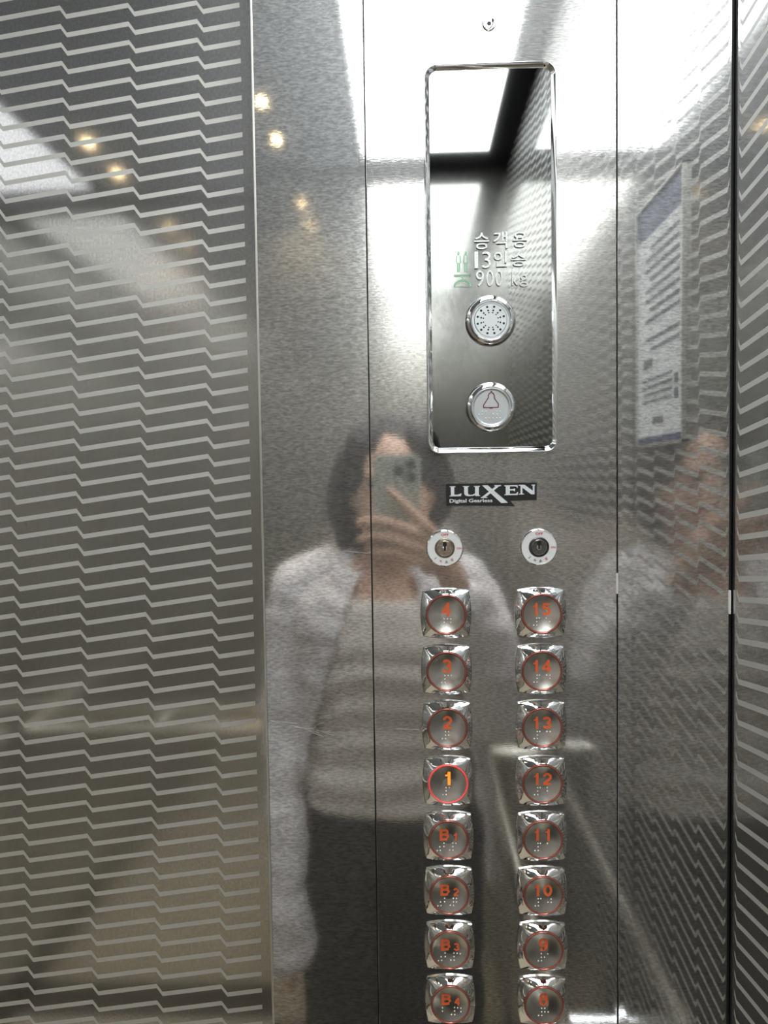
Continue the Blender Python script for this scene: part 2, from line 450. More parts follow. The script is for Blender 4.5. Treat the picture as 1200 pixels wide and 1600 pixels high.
# --- display window: polished black mirror in a chrome frame
disp = thing('display_window', 'tall glossy black mirror window in a rounded chrome frame', 'display', (0.0650, FY, CZ+0.1685))
W_, H_, R_ = 0.1030, 0.3015, 0.0105
bm = bmesh.new()
prof = [(0, 0), (0.0001, -0.0034), (0.0004, -0.0044), (0.0009, -0.0045), (0.0013, -0.0042), (0.0041, -0.0029), (0.0046, -0.0016)]
rings = [[(x, y, z) for x, z in rrect(W_-2*i, H_-2*i, R_-i, 10)] for i, y in prof]
loft(bm, rings, True, False, False)
obj('frame', bm, M_chrome, disp, 60)
gl = plate(rrect(W_-0.0088, H_-0.0088, R_-0.0044, 10), -0.0020, -0.0002)
obj('mirror_plate', gl, M_mirror, disp)
GY = -0.0020
def lx(x): return x-0.0650
def lz(z): return z-0.1685
# raised lettering: passengers, 13 persons, 900 kg
txt = []
def glyph(s, x0, x1, z0, z1, bold=0.008):
    txt.append(text_bm(s, height=z1-z0, width=x1-x0, depth=0.0018, bold=bold, cx=lx((x0+x1)/2), cz=lz((z0+z1)/2), y=GY-0.0009))
K = 1.0/9.23*0.0005096
def gx(u): return 0.0520+(u-375)*K
def gz(v): return 0.1835-(v-205)*K
for ch, a, b, c, d in (('승', 375, 580, 95, 325), ('객', 645, 838, 85, 320), ('용', 915, 1118, 98, 312), ('인', 648, 832, 358, 575), ('승', 893, 1100, 385, 575)):
    glyph(ch, gx(a), gx(b), gz(d), gz(c))
for ch, a, b, c, d in (('1', 375, 425, 358, 590), ('3', 482, 605, 358, 590), ('9', 393, 505, 618, 845), ('0', 540, 640, 618, 845), ('0', 668, 770, 618, 845), ('k', 900, 985, 655, 840), ('g', 1010, 1128, 690, 862)):
    glyph(ch, gx(a), gx(b), gz(d), gz(c), 0.0)
obj('lettering', join_bm(txt), M_emboss, disp, 30)
# two standing figures and the weighing scale
def person_icon(cx):
    bm = bmesh.new(); y0, y1 = GY-0.0006, GY-0.0001
    u = K
    def q(pts): plate([(lx(gx(cx+a)), lz(gz(b))) for a, b in pts], y0, y1, bm)
    q([(-14, 352), (0, 342), (14, 352), (17, 372), (10, 392), (-10, 392), (-17, 372)])
    q([(-30, 402), (-20, 396), (-14, 402), (-22, 500), (-38, 500)])
    q([(30, 402), (20, 396), (14, 402), (22, 500), (38, 500)])
    q([(-22, 500), (-3, 500), (-3, 628), (-20, 628)])
    q([(22, 500), (3, 500), (3, 628), (20, 628)])
    return bm
icb = [person_icon(148), person_icon(250)]
def scale_icon():
    bm = bmesh.new(); y0, y1 = GY-0.0006, GY-0.0001
    def q(pts): plate([(lx(gx(a)), lz(gz(b))) for a, b in pts], y0, y1, bm)
    q([(85, 668), (318, 668), (318, 676), (85, 676)]); q([(85, 686), (318, 686), (318, 694), (85, 694)])
    q([(85, 664), (92, 664), (92, 698), (85, 698)]); q([(311, 664), (318, 664), (318, 698), (311, 698)])
    q([(196, 694), (206, 694), (206, 735), (196, 735)])
    n = 14
    for i in range(n):
        a0, a1 = PI-PI*i/n, PI-PI*(i+1)/n
        f = lambda a, r, k: (202+r*math.cos(a), 835-k*math.sin(a))
        q([f(a0, 127, 102), f(a1, 127, 102), f(a1, 104, 78), f(a0, 104, 78)])
    for i in range(1, 10):
        a = PI*i/10; q([(202+98*math.cos(a)-2, 835-72*math.sin(a)), (202+98*math.cos(a)+2, 835-72*math.sin(a)), (202+80*math.cos(a)+2, 835-52*math.sin(a)), (202+80*math.cos(a)-2, 835-52*math.sin(a))])
    q([(80, 835), (325, 835), (325, 842), (80, 842)])
    return bm
obj('capacity_symbols', join_bm(icb+[scale_icon()]), M_green, disp)

# --- chrome ringed speaker and alarm button on the mirror
def ring_prof(): return [(0.0197, 0), (0.0197, -0.0018), (0.0190, -0.0046), (0.0176, -0.0062), (0.0160, -0.0066), (0.0153, -0.0060), (0.0146, -0.0040)]
SY = FY+GY
sp = thing('intercom_speaker', 'round chrome intercom speaker with radiating dot holes under the lettering', 'speaker', (0.0639, SY, CZ+0.1213), 'round chrome fittings on the mirror window')
obj('rim', turned(ring_prof(), 64, True, False), M_chrome, sp, 35)
obj('grille', turned([(0.0147, -0.0036), (0.0130, -0.0036), (0.0124, -0.0044), (0.0001, -0.0044)], 64, False, True), M_disc, sp, 30)
hb = bmesh.new()
for k in range(12):
    a = math.radians(15+30*k)
    for r, rr in ((0.0105, 0.00092), (0.0077, 0.00072), (0.0059, 0.00056)):
        plate([(r*math.cos(a)+rr*math.cos(2*PI*i/10), r*math.sin(a)+rr*math.sin(2*PI*i/10)) for i in range(10)], -0.00450, -0.0042, hb)
o = obj('speaker_holes', hb, M_black, sp); o['kind'] = 'stuff'

al = thing('alarm_button', 'round chrome alarm button with a maroon bell outline and braille', 'button', (0.0638, SY, CZ+0.0537), 'round chrome fittings on the mirror window')
obj('rim', turned(ring_prof(), 64, True, False), M_chrome, al, 35)
obj('cap', turned([(0.0158, -0.0052), (0.0145, -0.0056), (0.0136, -0.0050), (0.0134, -0.0042), (0.0001, -0.0042)], 64, False, True), M_disc, al, 30)
KB = 0.0005075/6.667
bell = [(-2, 1082), (4, 1082), (10, 1096), (24, 1105), (32, 1125), (32, 1150), (44, 1170), (72, 1208), (72, 1222), (70, 1246), (-80, 1246), (-80, 1222), (-70, 1205), (-44, 1165), (-30, 1145), (-30, 1122), (-22, 1104), (-8, 1096)]
bp = [((u)*KB*1.0, (1240-v)*KB) for u, v in bell]
bb = bmesh.new(); n = len(bp)
for i in range(n):
    (x0, z0), (x1, z1) = bp[i], bp[(i+1) % n]
    d = Vector((x1-x0, z1-z0)); L_ = d.length
    if L_ < 1e-6: continue
    d /= L_; nx, nz_ = -d.y*0.00038, d.x*0.00038; e = 0.00022
    plate([(x0-d.x*e-nx, z0-d.y*e-nz_), (x1+d.x*e-nx, z1+d.y*e-nz_), (x1+d.x*e+nx, z1+d.y*e+nz_), (x0-d.x*e+nx, z0-d.y*e+nz_)], -0.0044-0.00001*(i % 3), -0.0040, bb)
plate([(-0.0020, -0.0005), (0.0016, -0.0005), (0.0010, -0.0013), (-0.0014, -0.0013)], -0.00445, -0.0040, bb)
obj('bell_symbol', bb, M_maroon, al)
def dots_bm(pts, y, r=0.00042, hgt=0.0004):
    bm = bmesh.new()
    for x, z in pts:
        m = Matrix.Translation((x, cap_y(math.hypot(x, z)) if y is None else y, z)) @ Matrix.Diagonal((r, hgt, r, 1))
        bmesh.ops.create_icosphere(bm, subdivisions=1, radius=1.0, matrix=m)
    return bm
al_d = [(-95, 1286), (-55, 1286), (55, 1286), (92, 1286), (-128, 1316), (-95, 1316), (18, 1316), (60, 1316), (-60, 1355), (-25, 1355), (15, 1355), (55, 1355), (88, 1355)]
o = obj('braille', dots_bm([(u*KB, (1240-v)*KB) for u, v in al_d], -0.0043, 0.00060), M_braille, al, 80)

# --- pinhole fitting at the top
mic = thing('pinhole_sensor', 'tiny round steel pinhole fitting above the mirror window', 'sensor', (0.0651, FY, CZ+0.3500))
obj('collar', turned([(0.0053, 0.0004), (0.0053, -0.0004), (0.0050, -0.0010), (0.0043, -0.0012), (0.0018, -0.0012), (0.0017, -0.0006)], 40, True, False), M_chrome, mic, 30)
obj('hole', turned([(0.0018, -0.0002), (0.0017, -0.0011), (0.0001, -0.0011)], 24), M_black, mic)

# --- badge
bad = thing('badge', 'dark enamel maker badge with silver serif lettering above the key switches', 'badge', (0, FY, CZ))
obj('plate', plate([(0.0278, -0.0064), (0.0999, -0.0064), (0.0996, -0.0202), (0.0787, -0.0206), (0.0826, -0.0250), (0.0725, -0.0246), (0.0278, -0.0236)], -0.0012, 0.0001), M_badge, bad)
obj('rim', plate([(0.0276, -0.0059), (0.1001, -0.0059), (0.1001, -0.0066), (0.0276, -0.0066)], -0.0015, 0.0001), M_emboss, bad)
KL = 0.0005120/5.4545
def bx_(u): return 0.0278+(u-203)*KL
def bz_(v): return -0.0064-(v-90)*KL
LY0, LY1 = -0.0016, -0.0010
def letters():
    bm = bmesh.new()
    def q(pts, up=0.0): plate([(bx_(a), bz_(b)) for a, b in pts], LY0-up, LY1, bm)
    # L with slab serifs
    q([(233, 110), (283, 110), (283, 116), (272, 118), (272, 182), (300, 182), (318, 176), (328, 172), (334, 172), (328, 196), (233, 196), (233, 190), (243, 188), (243, 118), (233, 116)])
    # U
    q([(345, 110), (398, 110), (398, 116), (388, 118), (388, 172), (394, 182), (410, 186), (426, 184), (440, 178), (448, 172), (448, 118), (438, 116), (438, 110), (490, 110), (490, 116), (480, 118), (480, 188), (490, 190), (490, 196), (450, 196), (450, 188), (430, 194), (405, 197), (378, 195), (362, 186), (356, 172), (356, 118), (345, 116)])
    # X, its stroke running down through the badge
    q([(508, 106), (556, 106), (726, 256), (668, 258)])
    q([(612, 106), (668, 106), (668, 112), (648, 118), (536, 208), (552, 208), (552, 214), (496, 214), (496, 208), (508, 204), (622, 116), (612, 112)], 0.00008)
    # E
    q([(696, 108), (808, 108), (810, 130), (803, 130), (796, 121), (782, 118), (742, 118), (742, 142), (772, 142), (780, 136), (786, 136), (786, 160), (780, 160), (772, 153), (742, 153), (742, 181), (786, 181), (800, 176), (806, 166), (812, 166), (808, 192), (696, 192), (696, 186), (707, 184), (707, 117), (696, 115)])
    # N
    q([(816, 106), (866, 106), (936, 158), (936, 114), (924, 112), (924, 106), (956, 106), (956, 112), (950, 114), (950, 188), (922, 188), (848, 130), (848, 180), (862, 182), (862, 188), (818, 188), (818, 182), (832, 180), (832, 114), (816, 112)])
    return bm
obj('lettering', letters(), M_badge_l, bad)
obj('tagline', text_bm('Digital Gearless', width=(595-232)*KL, height=(258-218)*KL, depth=0.0003, bold=0.02, cx=bx_(413), cz=bz_(239), y=-0.0013), M_badge_l, bad)

# --- key switches
def key_switch(cx, label, num, lockmat, warm):
    t = thing('key_switch', label, 'key switch', (cx, FY, CZ-0.0578), 'key switches under the badge')
    obj('rim', turned([(0.0149, 0), (0.0149, -0.0012), (0.0145, -0.0024), (0.0139, -0.0027), (0.0136, -0.0022)], 56, True, False), M_chrome, t, 35)
    obj('ring_plate', turned([(0.0138, -0.0019), (0.0137, -0.0023), (0.0082, -0.0023), (0.0081, -0.0012)], 56, False, False), M_white, t, 30)
    lk = obj('lock_cylinder', turned([(0.0082, -0.0004), (0.0081, -0.0016), (0.0073, -0.0018), (0.0069, -0.0010), (0.0064, -0.0010), (0.0062, -0.0026), (0.0056, -0.0032), (0.0001, -0.0030)], 48), lockmat, t, 30)
    kh = plate([(0.0016*math.cos(a), 0.0034+0.0020*math.sin(a)) for a in [math.radians(d) for d in range(-50, 231, 20)]], -0.0034, -0.0026)
    plate([(-0.0009, 0.0030), (0.0009, 0.0030), (0.0007, -0.0014), (-0.0007, -0.0014)], -0.00342, -0.0026, kh)
    obj('keyhole', kh, M_black, lk)
    obj('keyway', turned([(0.0022, -0.0028), (0.0020, -0.0034), (0.0001, -0.0033)], 20), M_chrome, lk, 30)
    R0 = 0.0109
    red = [text_bm('OFF', height=0.0020, width=0.0060, bold=0.022, cx=0.0002, cz=R0-0.0001, y=-0.0024),
           text_bm('ON', height=0.0018, width=0.0038, bold=0.022, cx=R0+0.0004, cz=-0.0002, y=-0.0024)]
    blk = []
    for ch, deg, isred, hgt in ((num, -133, False, 0.0021), ('차', -108, num == '1', 0.0023), ('소', -84, False, 0.0023), ('방', -58, True, 0.0024)):
        a = math.radians(deg)
        b = text_bm(ch, height=hgt, bold=0.02, cx=R0*math.cos(a), cz=R0*math.sin(a), y=-0.0024, rot=a+PI/2)
        (red if isred else blk).append(b)
    obj('red_print', join_bm(red), M_redink, t); obj('dark_print', join_bm(blk), M_blackink, t)
key_switch(0.0262, 'white ringed key switch with warm steel lock, left of the pair', '1', M_lock, 1)
key_switch(0.1011, 'white ringed key switch with dark steel lock, right of the pair', '2', M_lock2, 0)

# --- floor buttons
def bezel_contour(scale, y, n=16):
    """convex square contour, n points a side; corner half 17.9 mm, side middle 19.8 mm"""
    pts = []; c, m = 0.0184, 0.0205
    for s_ in range(4):
        a = s_*PI/2
        for i in range(n):
            t = -1+2*i/n
            bul = c+(m-c)*(1-t*t)
            x, z = bul, c*t
            pts.append((scale*(x*math.cos(a)-z*math.sin(a)), y, scale*(x*math.sin(a)+z*math.cos(a))))
    return pts
def circ_match(r, y, n=16):
    pts = []
    for s_ in range(4):
        for i in range(n):
            a = s_*PI/2+(-1+2*i/n)*PI/4
            pts.append((r*math.cos(a), y, r*math.sin(a)))
    return pts
def mixc(a, b, t): return [tuple(p*(1-t)+q*t for p, q in zip(u, v)) for u, v in zip(a, b)]
bm = bmesh.new()
A0, A1, A2 = bezel_contour(1.0, 0), bezel_contour(1.0, -0.0014), bezel_contour(0.975, -0.0024)
Cc = circ_match(0.0167, -0.0070)
mid1 = mixc(A2, Cc, 0.33); mid2 = mixc(A2, Cc, 0.68)
mid1 = [(x, y+0.0003, z) for x, y, z in mid1]; mid2 = [(x, y+0.0002, z) for x, y, z in mid2]
rings = [A0, A1, A2, mid1, mid2, Cc, circ_match(0.0163, -0.0072), circ_match(0.0160, -0.0060)]
loft(bm, rings, True, True, False)
bez_me = None
def cap_y(r): return -0.0077+0.0024*(1-(r/0.0146)**2)
cap_prof = [(0.0147, -0.0055), (0.0147, -0.0074)]+[(r, cap_y(r)) for r in (0.0144, 0.0125, 0.0105, 0.0085, 0.0065, 0.0045, 0.0025, 0.0008)]
ring_pf = [(0.0160, -0.0060), (0.0160, -0.0079), (0.0157, -0.0084), (0.0152, -0.0085), (0.0148, -0.0081), (0.0147, -0.0072), (0.0147, -0.0060)]
proto = thing('floor_button', 'proto', 'button', (0, 0, 0), 'chrome floor buttons')
p_bez = obj('bezel', bm, M_chrome, proto, 24)
p_ring = obj('light_ring', turned(ring_pf, 64, False, False), M_ring, proto, 60)
p_cap = obj('cap', turned(cap_prof, 64), M_cap, proto, 40)

def drape(bm, off=0.00018):
    for v in bm.verts:
        r = math.hypot(v.co.x, v.co.z); v.co.y = cap_y(min(r, 0.0146))-off
    return bm
BR = {'1': (1,), '2': (1, 2), '3': (1, 4), '4': (1, 4, 5), '5': (1, 5), '8': (1, 2, 5), '9': (2, 4), '0': (2, 4, 5)}
PX = 0.0005067
def cell(ch, x0, z0):
    out = []
    for d in ((3, 4, 5, 6) if ch == '#' else BR[ch]):
        c, r = divmod(d-1, 3); out.append((x0+c*0.0026, z0-r*0.0027))
    return out
def braille_pts(s):
    z0 = -0.0038
    if s[0] == 'B':
        if s == 'B4':
            p = [(-13.0*PX, z0), (-13.0*PX, z0-0.0027)]
        else:
            p = [(x*PX, z) for x, z in ((-7.6, z0), (-14.2, z0-0.0027), (-7.6, z0-0.0027), (-18.5, z0-0.0054), (-13.4, z0-0.0054))]
        return p+cell('#', 1.4*PX, z0)+cell(s[1], 11.0*PX+0.0002, z0)
    p = cell('#', -8.2*PX if len(s) == 1 else -12.5*PX, z0)
    x = 2.0*PX if len(s) == 1 else -3.4*PX
    if len(s) == 1: return p+cell(s, x, z0)
    p += cell('1', x, z0)
    return p+cell(s[1], 7.6*PX, z0)

def ribbon(bm, pts, w, closed=False):
    n = len(pts); L_, R_2 = [], []
    for i, p in enumerate(pts):
        p = Vector(p)
        a = Vector(pts[i-1]) if (i or closed) else None; b = Vector(pts[(i+1) % n]) if (i < n-1 or closed) else None
        d0 = (p-a).normalized() if a is not None else None; d1 = (b-p).normalized() if b is not None else None
        if d0 is None: d0 = d1
        if d1 is None: d1 = d0
        n0, n1 = Vector((-d0.y, d0.x)), Vector((-d1.y, d1.x)); m = (n0+n1)
        m = m.normalized() if m.length > 1e-6 else n0
        k = w/2/max(0.5, m.dot(n1))
        L_.append(p+m*k); R_2.append(p-m*k)
    l = [bm.verts.new((q.x, 0, q.y)) for q in L_]; r_ = [bm.verts.new((q.x, 0, q.y)) for q in R_2]
    for i in range(n if closed else n-1):
        j = (i+1) % n; bm.faces.new((l[i], l[j], r_[j], r_[i]))
def arcp(cx, cy, rx, ry, a0, a1, n=12):
    return [(cx+rx*math.cos(math.radians(a0+(a1-a0)*i/n)), cy+ry*math.sin(math.radians(a0+(a1-a0)*i/n))) for i in range(n+1)]
def digit(ch, cx, z0, h, wd, sw):
    bm = bmesh.new(); X, Y = wd-sw, h-sw      # stroke centre box
    def P(x, y): return (cx-X/2+x*X, z0+sw/2+y*Y)
    def A(x, y, rx, ry, a0, a1): return [P(*p) for p in arcp(x, y, rx, ry, a0, a1)]
    e = sw/2/Y
    if ch == '1': ribbon(bm, [P(.80, -e), P(.80, 1+e)], sw*1.02); ribbon(bm, [P(.78, .97), P(.30, .78), P(-.30, .76)], sw*.62)
    elif ch == '0': ribbon(bm, A(.5, .5, .5, .5, 0, 330)[:12]+[P(.5+.5*math.cos(math.radians(345)), .5+.5*math.sin(math.radians(345)))], sw, True)
    elif ch == '2': ribbon(bm, A(.5, .70, .5, .30, 175, -35)+[P(.0, .02)], sw); ribbon(bm, [P(-.1, 0), P(1.08, 0)], sw)
    elif ch == '3': ribbon(bm, A(.47, .76, .46, .24, 165, -90), sw); ribbon(bm, A(.47, .265, .52, .265, 90, -165), sw)
    elif ch == '4': ribbon(bm, [P(.76, -e), P(.76, 1+e)], sw); ribbon(bm, [P(.70, .98), P(-.02, .30)], sw*.9); ribbon(bm, [P(-.18, .25), P(1.18, .25)], sw*.95)
    elif ch == '5': ribbon(bm, [P(1.0, 1), P(.14, 1), P(.06, .50)], sw); ribbon(bm, [P(.06, .52)]+A(.46, .31, .52, .31, 120, -155), sw)
    elif ch == '8':
        ribbon(bm, A(.5, .765, .42, .235, 0, 330), sw, True); ribbon(bm, A(.5, .27, .50, .27, 0, 330), sw, True)
    elif ch == '9': ribbon(bm, A(.5, .69, .48, .31, 0, 330), sw, True); ribbon(bm, A(.42, .48, .57, .48, 20, -90)[1:]+[P(.04, .05)], sw)
    elif ch == 'B':
        ribbon(bm, [P(0, -e), P(0, 1+e)], sw); ribbon(bm, [P(0, 1), P(.55, 1)]+A(.60, .765, .32, .235, 90, -90)+[P(0, .53)], sw*.9)
        ribbon(bm, [P(0, .53), P(.55, .53)]+A(.62, .265, .38, .265, 90, -90)+[P(0, 0)], sw*.95)
    return bm

def floor_button(s, cx, cz, label, lit=False, src=None):
    if src is None:
        t = proto; kids = (p_bez, p_ring, p_cap)
    else:
        t = proto.copy(); C.objects.link(t); kids = []
        for k in (p_bez, p_ring, p_cap):
            c = k.copy(); C.objects.link(c); c.parent = t; kids.append(c)
    t.location = (cx, FY, cz); t['label'] = label; t['group'] = 'chrome floor buttons'; t['category'] = 'button'
    if lit:
        kids[1].data = kids[1].data.copy(); kids[1].data.materials[0] = M_ring_on; kids[1]['label'] = 'ring glowing red'
    base = -0.0017
    if s[0] == 'B':
        parts = [digit('B', -0.0033, base, 0.0100, 0.0080, 0.0022), digit(s[1], 0.0055, base, 0.0067, 0.0032 if s[1] == '1' else 0.0046, 0.0014)]
    elif len(s) == 2:
        parts = [digit(s[0], -0.0048, base, 0.0103, 0.0046, 0.0021), digit(s[1], 0.0039, base, 0.0103, 0.0046 if s[1] == '1' else 0.0072, 0.0021)]
    else:
        parts = [digit(s, 0.0001, base, 0.0112, 0.0050 if s == '1' else 0.0076, 0.0022)]
    obj('numeral', drape(join_bm(parts)), M_num_on if lit else M_num, kids[2])
    obj('braille', dots_bm([(x, z) for x, z in braille_pts(s)], None, 0.00060, 0.0007), M_braille, kids[2], 80)
    return t
LEFT = ['4', '3', '2', '1', 'B1', 'B2', 'B3', 'B4']; RIGHT = ['15', '14', '13', '12', '11', '10', '9', '8']
first = True
for col, cx, side in ((LEFT, 0.0265, 'left'), (RIGHT, 0.1021, 'right')):
    for i, s in enumerate(col):
        z = CZ-0.1103-0.04575*i
        lit = s == '1'
        words = {'1': 'one', '2': 'two', '3': 'three', '4': 'four', '8': 'eight', '9': 'nine', '10': 'ten', '11': 'eleven', '12': 'twelve', '13': 'thirteen', '14': 'fourteen', '15': 'fifteen'}
        wd = ('basement '+words[s[1]]) if s[0] == 'B' else words[s]
        where = ('topmost of the %s column' % side) if i == 0 else (('lowest of the %s column' % side) if i == 7 else 'in the %s column' % side)
        lab = 'chrome square floor button reading %s (%s), %s%s' % (s, wd, where, ', its ring lit red' if lit else '')
        floor_button(s, cx, z, lab, lit, None if first else 1); first = False

# ------------------------------------------------------------------ notice on the right wall
nt_ = thing('notice', 'framed white notice with dark blue header on the right wall', 'notice', (RX, 0.4415, CZ+0.1555))
# local: y along the wall, z up, -x into the room; seen mirrored in the front wall
NW, NH = 0.0735, 0.1275
bm = bmesh.new()
for a in ((-0.004, 0, -NW, NW, -NH, -NH+0.003), (-0.004, 0, -NW, NW, NH-0.003, NH), (-0.004, 0, -NW, -NW+0.003, -NH, NH), (-0.004, 0, NW-0.003, NW, -NH, NH)):
    box(bm, *a)
obj('frame', bm, M_edge, nt_)
M_paper = plain('notice_paper', (0.90, 0.92, 0.92), 0.45, 0.0, 0.03, 40)
M_navy = plain('notice_navy', (0.05, 0.07, 0.16), 0.4, 0.0, 0.1, 40)
M_greytext = plain('notice_print', (0.16, 0.17, 0.19), 0.5)
obj('sheet', boxbm(-0.0020, 0, -NW+0.003, NW-0.003, -NH+0.010, NH-0.036), M_paper, nt_)
obj('header_band', boxbm(-0.0021, 0, -NW+0.003, NW-0.003, NH-0.036, NH-0.003), M_navy, nt_)
obj('footer_band', boxbm(-0.0021, 0, -NW+0.003, NW-0.003, -NH+0.003, -NH+0.010), M_navy, nt_)
bm = bmesh.new(); random.seed(3)
zz = NH-0.050
for k in range(10):
    y = 0.060
    L_ = 0.104 if k % 3 else 0.088
    end = 0.060-L_
    while y > end:
        wdt = random.uniform(0.004, 0.013); box(bm, -0.0024, -0.001, max(end, y-wdt), y, zz-0.0022, zz+0.0014); y -= wdt+0.002
    zz -= 0.0105 if k != 7 else 0.020
zz = -0.058
for k in range(4):
    y = 0.040
    while y > -0.052:
        wdt = random.uniform(0.004, 0.010); box(bm, -0.0024, -0.001, y-wdt, y, zz-0.0016, zz+0.0010); y -= wdt+0.0018
    zz -= 0.0075
for y, z in ((0.052, -0.066), (0.052, -0.080)): box(bm, -0.0024, -0.001, y-0.005, y+0.005, z-0.005, z+0.005)
box(bm, -0.0024, -0.001, -0.018, 0.014, -0.105, -0.098); box(bm, -0.0024, -0.001, -0.050, -0.020, -0.046, -0.036)
o = obj('print', bm, M_greytext, nt_); o['kind'] = 'stuff'

# ------------------------------------------------------------------ person
M_skin = plain('skin', (0.74, 0.48, 0.35), 0.5, 0.0, 0.08, 30)
M_hair = plain('dark_hair', (0.014, 0.011, 0.011), 0.62, 0.0, 0.4, 90, bump=0.4)
M_shirt = plain('white_overshirt_cotton', (0.86, 0.82, 0.82), 0.85, 0.0, 0.05, 60)
M_tee = plain('cream_tee_cotton', (0.88, 0.82, 0.74), 0.9, 0.0, 0.05, 60)
M_pants = plain('black_trousers', (0.016, 0.016, 0.017), 0.85, 0.0, 0.2, 60)
M_shoe = plain('dark_shoes', (0.03, 0.03, 0.03), 0.5)
M_eye = plain('eye', (0.03, 0.02, 0.015), 0.15)
M_lip = plain('lips', (0.50, 0.20, 0.17), 0.45)

def cone_blob(bm, p0, r0, p1, r1, n=14):
    p0, p1 = Vector(p0), Vector(p1); d = p1-p0
    tube(bm, [p0, p1], [r0, r1], n)
    for p, r in ((p0, r0), (p1, r1)):
        bmesh.ops.create_icosphere(bm, subdivisions=2, radius=r*1.01, matrix=Matrix.Translation(p))
def ell(bm, c, r, rot=None):
    m = Matrix.Translation(c)
    if rot: m = m @ rot
    bmesh.ops.create_icosphere(bm, subdivisions=3, radius=1.0, matrix=m @ Matrix.Diagonal((*r, 1)))
def chain(bm, pts, rs):
    for a, b, r0, r1 in zip(pts[:-1], pts[1:], rs[:-1], rs[1:]): cone_blob(bm, a, r0, b, r1)
def ering(cx, cy, z, rx, ry, n=32, a0=0, a1=2*PI, closed=True, pw=2.3):
    pts = []
    m = n if closed else n+1
    for i in range(m):
        a = a0+(a1-a0)*i/n
        c, s_ = math.cos(a), math.sin(a)
        pts.append((cx+rx*math.copysign(abs(c)**(2/pw), c), cy+ry*math.copysign(abs(s_)**(2/pw), s_), z))
    return pts

def remeshed(name, bm, mat, parent, voxel, smooth_it=6, disp=None):
    me = bpy.data.meshes.new('raw'); bmesh.ops.recalc_face_normals(bm, faces=bm.faces[:]); bm.to_mesh(me); bm.free()
    o = bpy.data.objects.new('raw', me); C.objects.link(o)
    m = o.modifiers.new('r', 'REMESH'); m.mode = 'VOXEL'; m.voxel_size = voxel
    if smooth_it:
        s_ = o.modifiers.new('s', 'SMOOTH'); s_.factor = 0.5; s_.iterations = smooth_it
    dg = bpy.context.evaluated_depsgraph_get(); me2 = bpy.data.meshes.new_from_object(o.evaluated_get(dg))
    bpy.data.objects.remove(o); bpy.data.meshes.remove(me)
    if disp:
        me2.vertices.foreach_get
        nrm = [v.normal.copy() for v in me2.vertices]
        for v, n_ in zip(me2.vertices, nrm): v.co += n_*disp(v.co)
    me2.name = name; me2.materials.clear(); me2.materials.append(mat)
    for p in me2.polygons: p.use_smooth = True
    r = bpy.data.objects.new(name, me2); C.objects.link(r)
    if parent: r.parent = parent
    return r

from mathutils import noise as mnoise
def wrinkle(amp, sx, sz):
    def f(c):
        q = Vector((c.x*sx, c.y*sx, c.z*sz))
        return amp*mnoise.noise(q)+0.4*amp*mnoise.noise(q*2.3)
    return f

P = thing('person', 'person in open white overshirt and cream top holding a phone to the face', 'person', (0, 0, 0))
HX, HY, HZ = -0.036, -0.245, 1.565     # head centre
# one continuous body
bm = bmesh.new()
ell(bm, (HX, HY-0.012, HZ+0.028), (0.072, 0.090, 0.088))           # cranium
ell(bm, (HX, HY+0.012, HZ-0.035), (0.071, 0.076, 0.092))           # face
ell(bm, (HX, HY+0.040, HZ-0.105), (0.028, 0.026, 0.022))           # chin
ell(bm, (HX-0.034, HY+0.040, HZ-0.045), (0.030, 0.028, 0.030)); ell(bm, (HX+0.038, HY+0.040, HZ-0.045), (0.030, 0.028, 0.030))
cone_blob(bm, (HX, HY+0.082, HZ-0.004), 0.007, (HX, HY+0.098, HZ-0.040), 0.012)   # nose
ell(bm, (HX-0.011, HY+0.088, HZ-0.043), (0.008, 0.010, 0.007)); ell(bm, (HX+0.011, HY+0.088, HZ-0.043), (0.008, 0.010, 0.007))
ell(bm, (HX, HY+0.078, HZ-0.073), (0.024, 0.012, 0.010))           # mouth mound
ell(bm, (HX-0.030, HY+0.070, HZ+0.020), (0.024, 0.014, 0.008)); ell(bm, (HX+0.030, HY+0.070, HZ+0.020), (0.024, 0.014, 0.008))  # brows
for sg in (-1, 1): ell(bm, (HX+sg*0.073, HY-0.004, HZ-0.018), (0.009, 0.020, 0.032))    # ears
cone_blob(bm, (HX, HY-0.030, HZ-0.060), 0.052, (-0.046, HY-0.045, 1.375), 0.056)   # neck
TX, TY = -0.050, -0.275
ell(bm, (TX, TY, 1.30), (0.150, 0.092, 0.110)); ell(bm, (TX, TY, 1.16), (0.132, 0.090, 0.130)); ell(bm, (TX, TY, 1.02), (0.140, 0.095, 0.120))
ell(bm, (TX, TY-0.01, 0.92), (0.158, 0.105, 0.110))
SL, SR = (TX-0.165, TY, 1.365), (TX+0.165, TY, 1.350)
cone_blob(bm, (TX, TY, 1.385), 0.055, SL, 0.046); cone_blob(bm, (TX, TY, 1.380), 0.055, SR, 0.046)
EL, WL = (-0.262, -0.255, 1.085), (-0.248, -0.175, 0.850)
chain(bm, [SL, (-0.248, -0.272, 1.22), EL, (-0.258, -0.22, 0.97), WL, (-0.246, -0.160, 0.79)], [0.047, 0.043, 0.036, 0.034, 0.026, 0.022])
ER, WR = (0.158, -0.185, 1.135), (0.064, -0.022, 1.418)
chain(bm, [SR, (0.145, -0.235, 1.24), ER, (0.125, -0.12, 1.235), WR], [0.047, 0.043, 0.037, 0.036, 0.024])
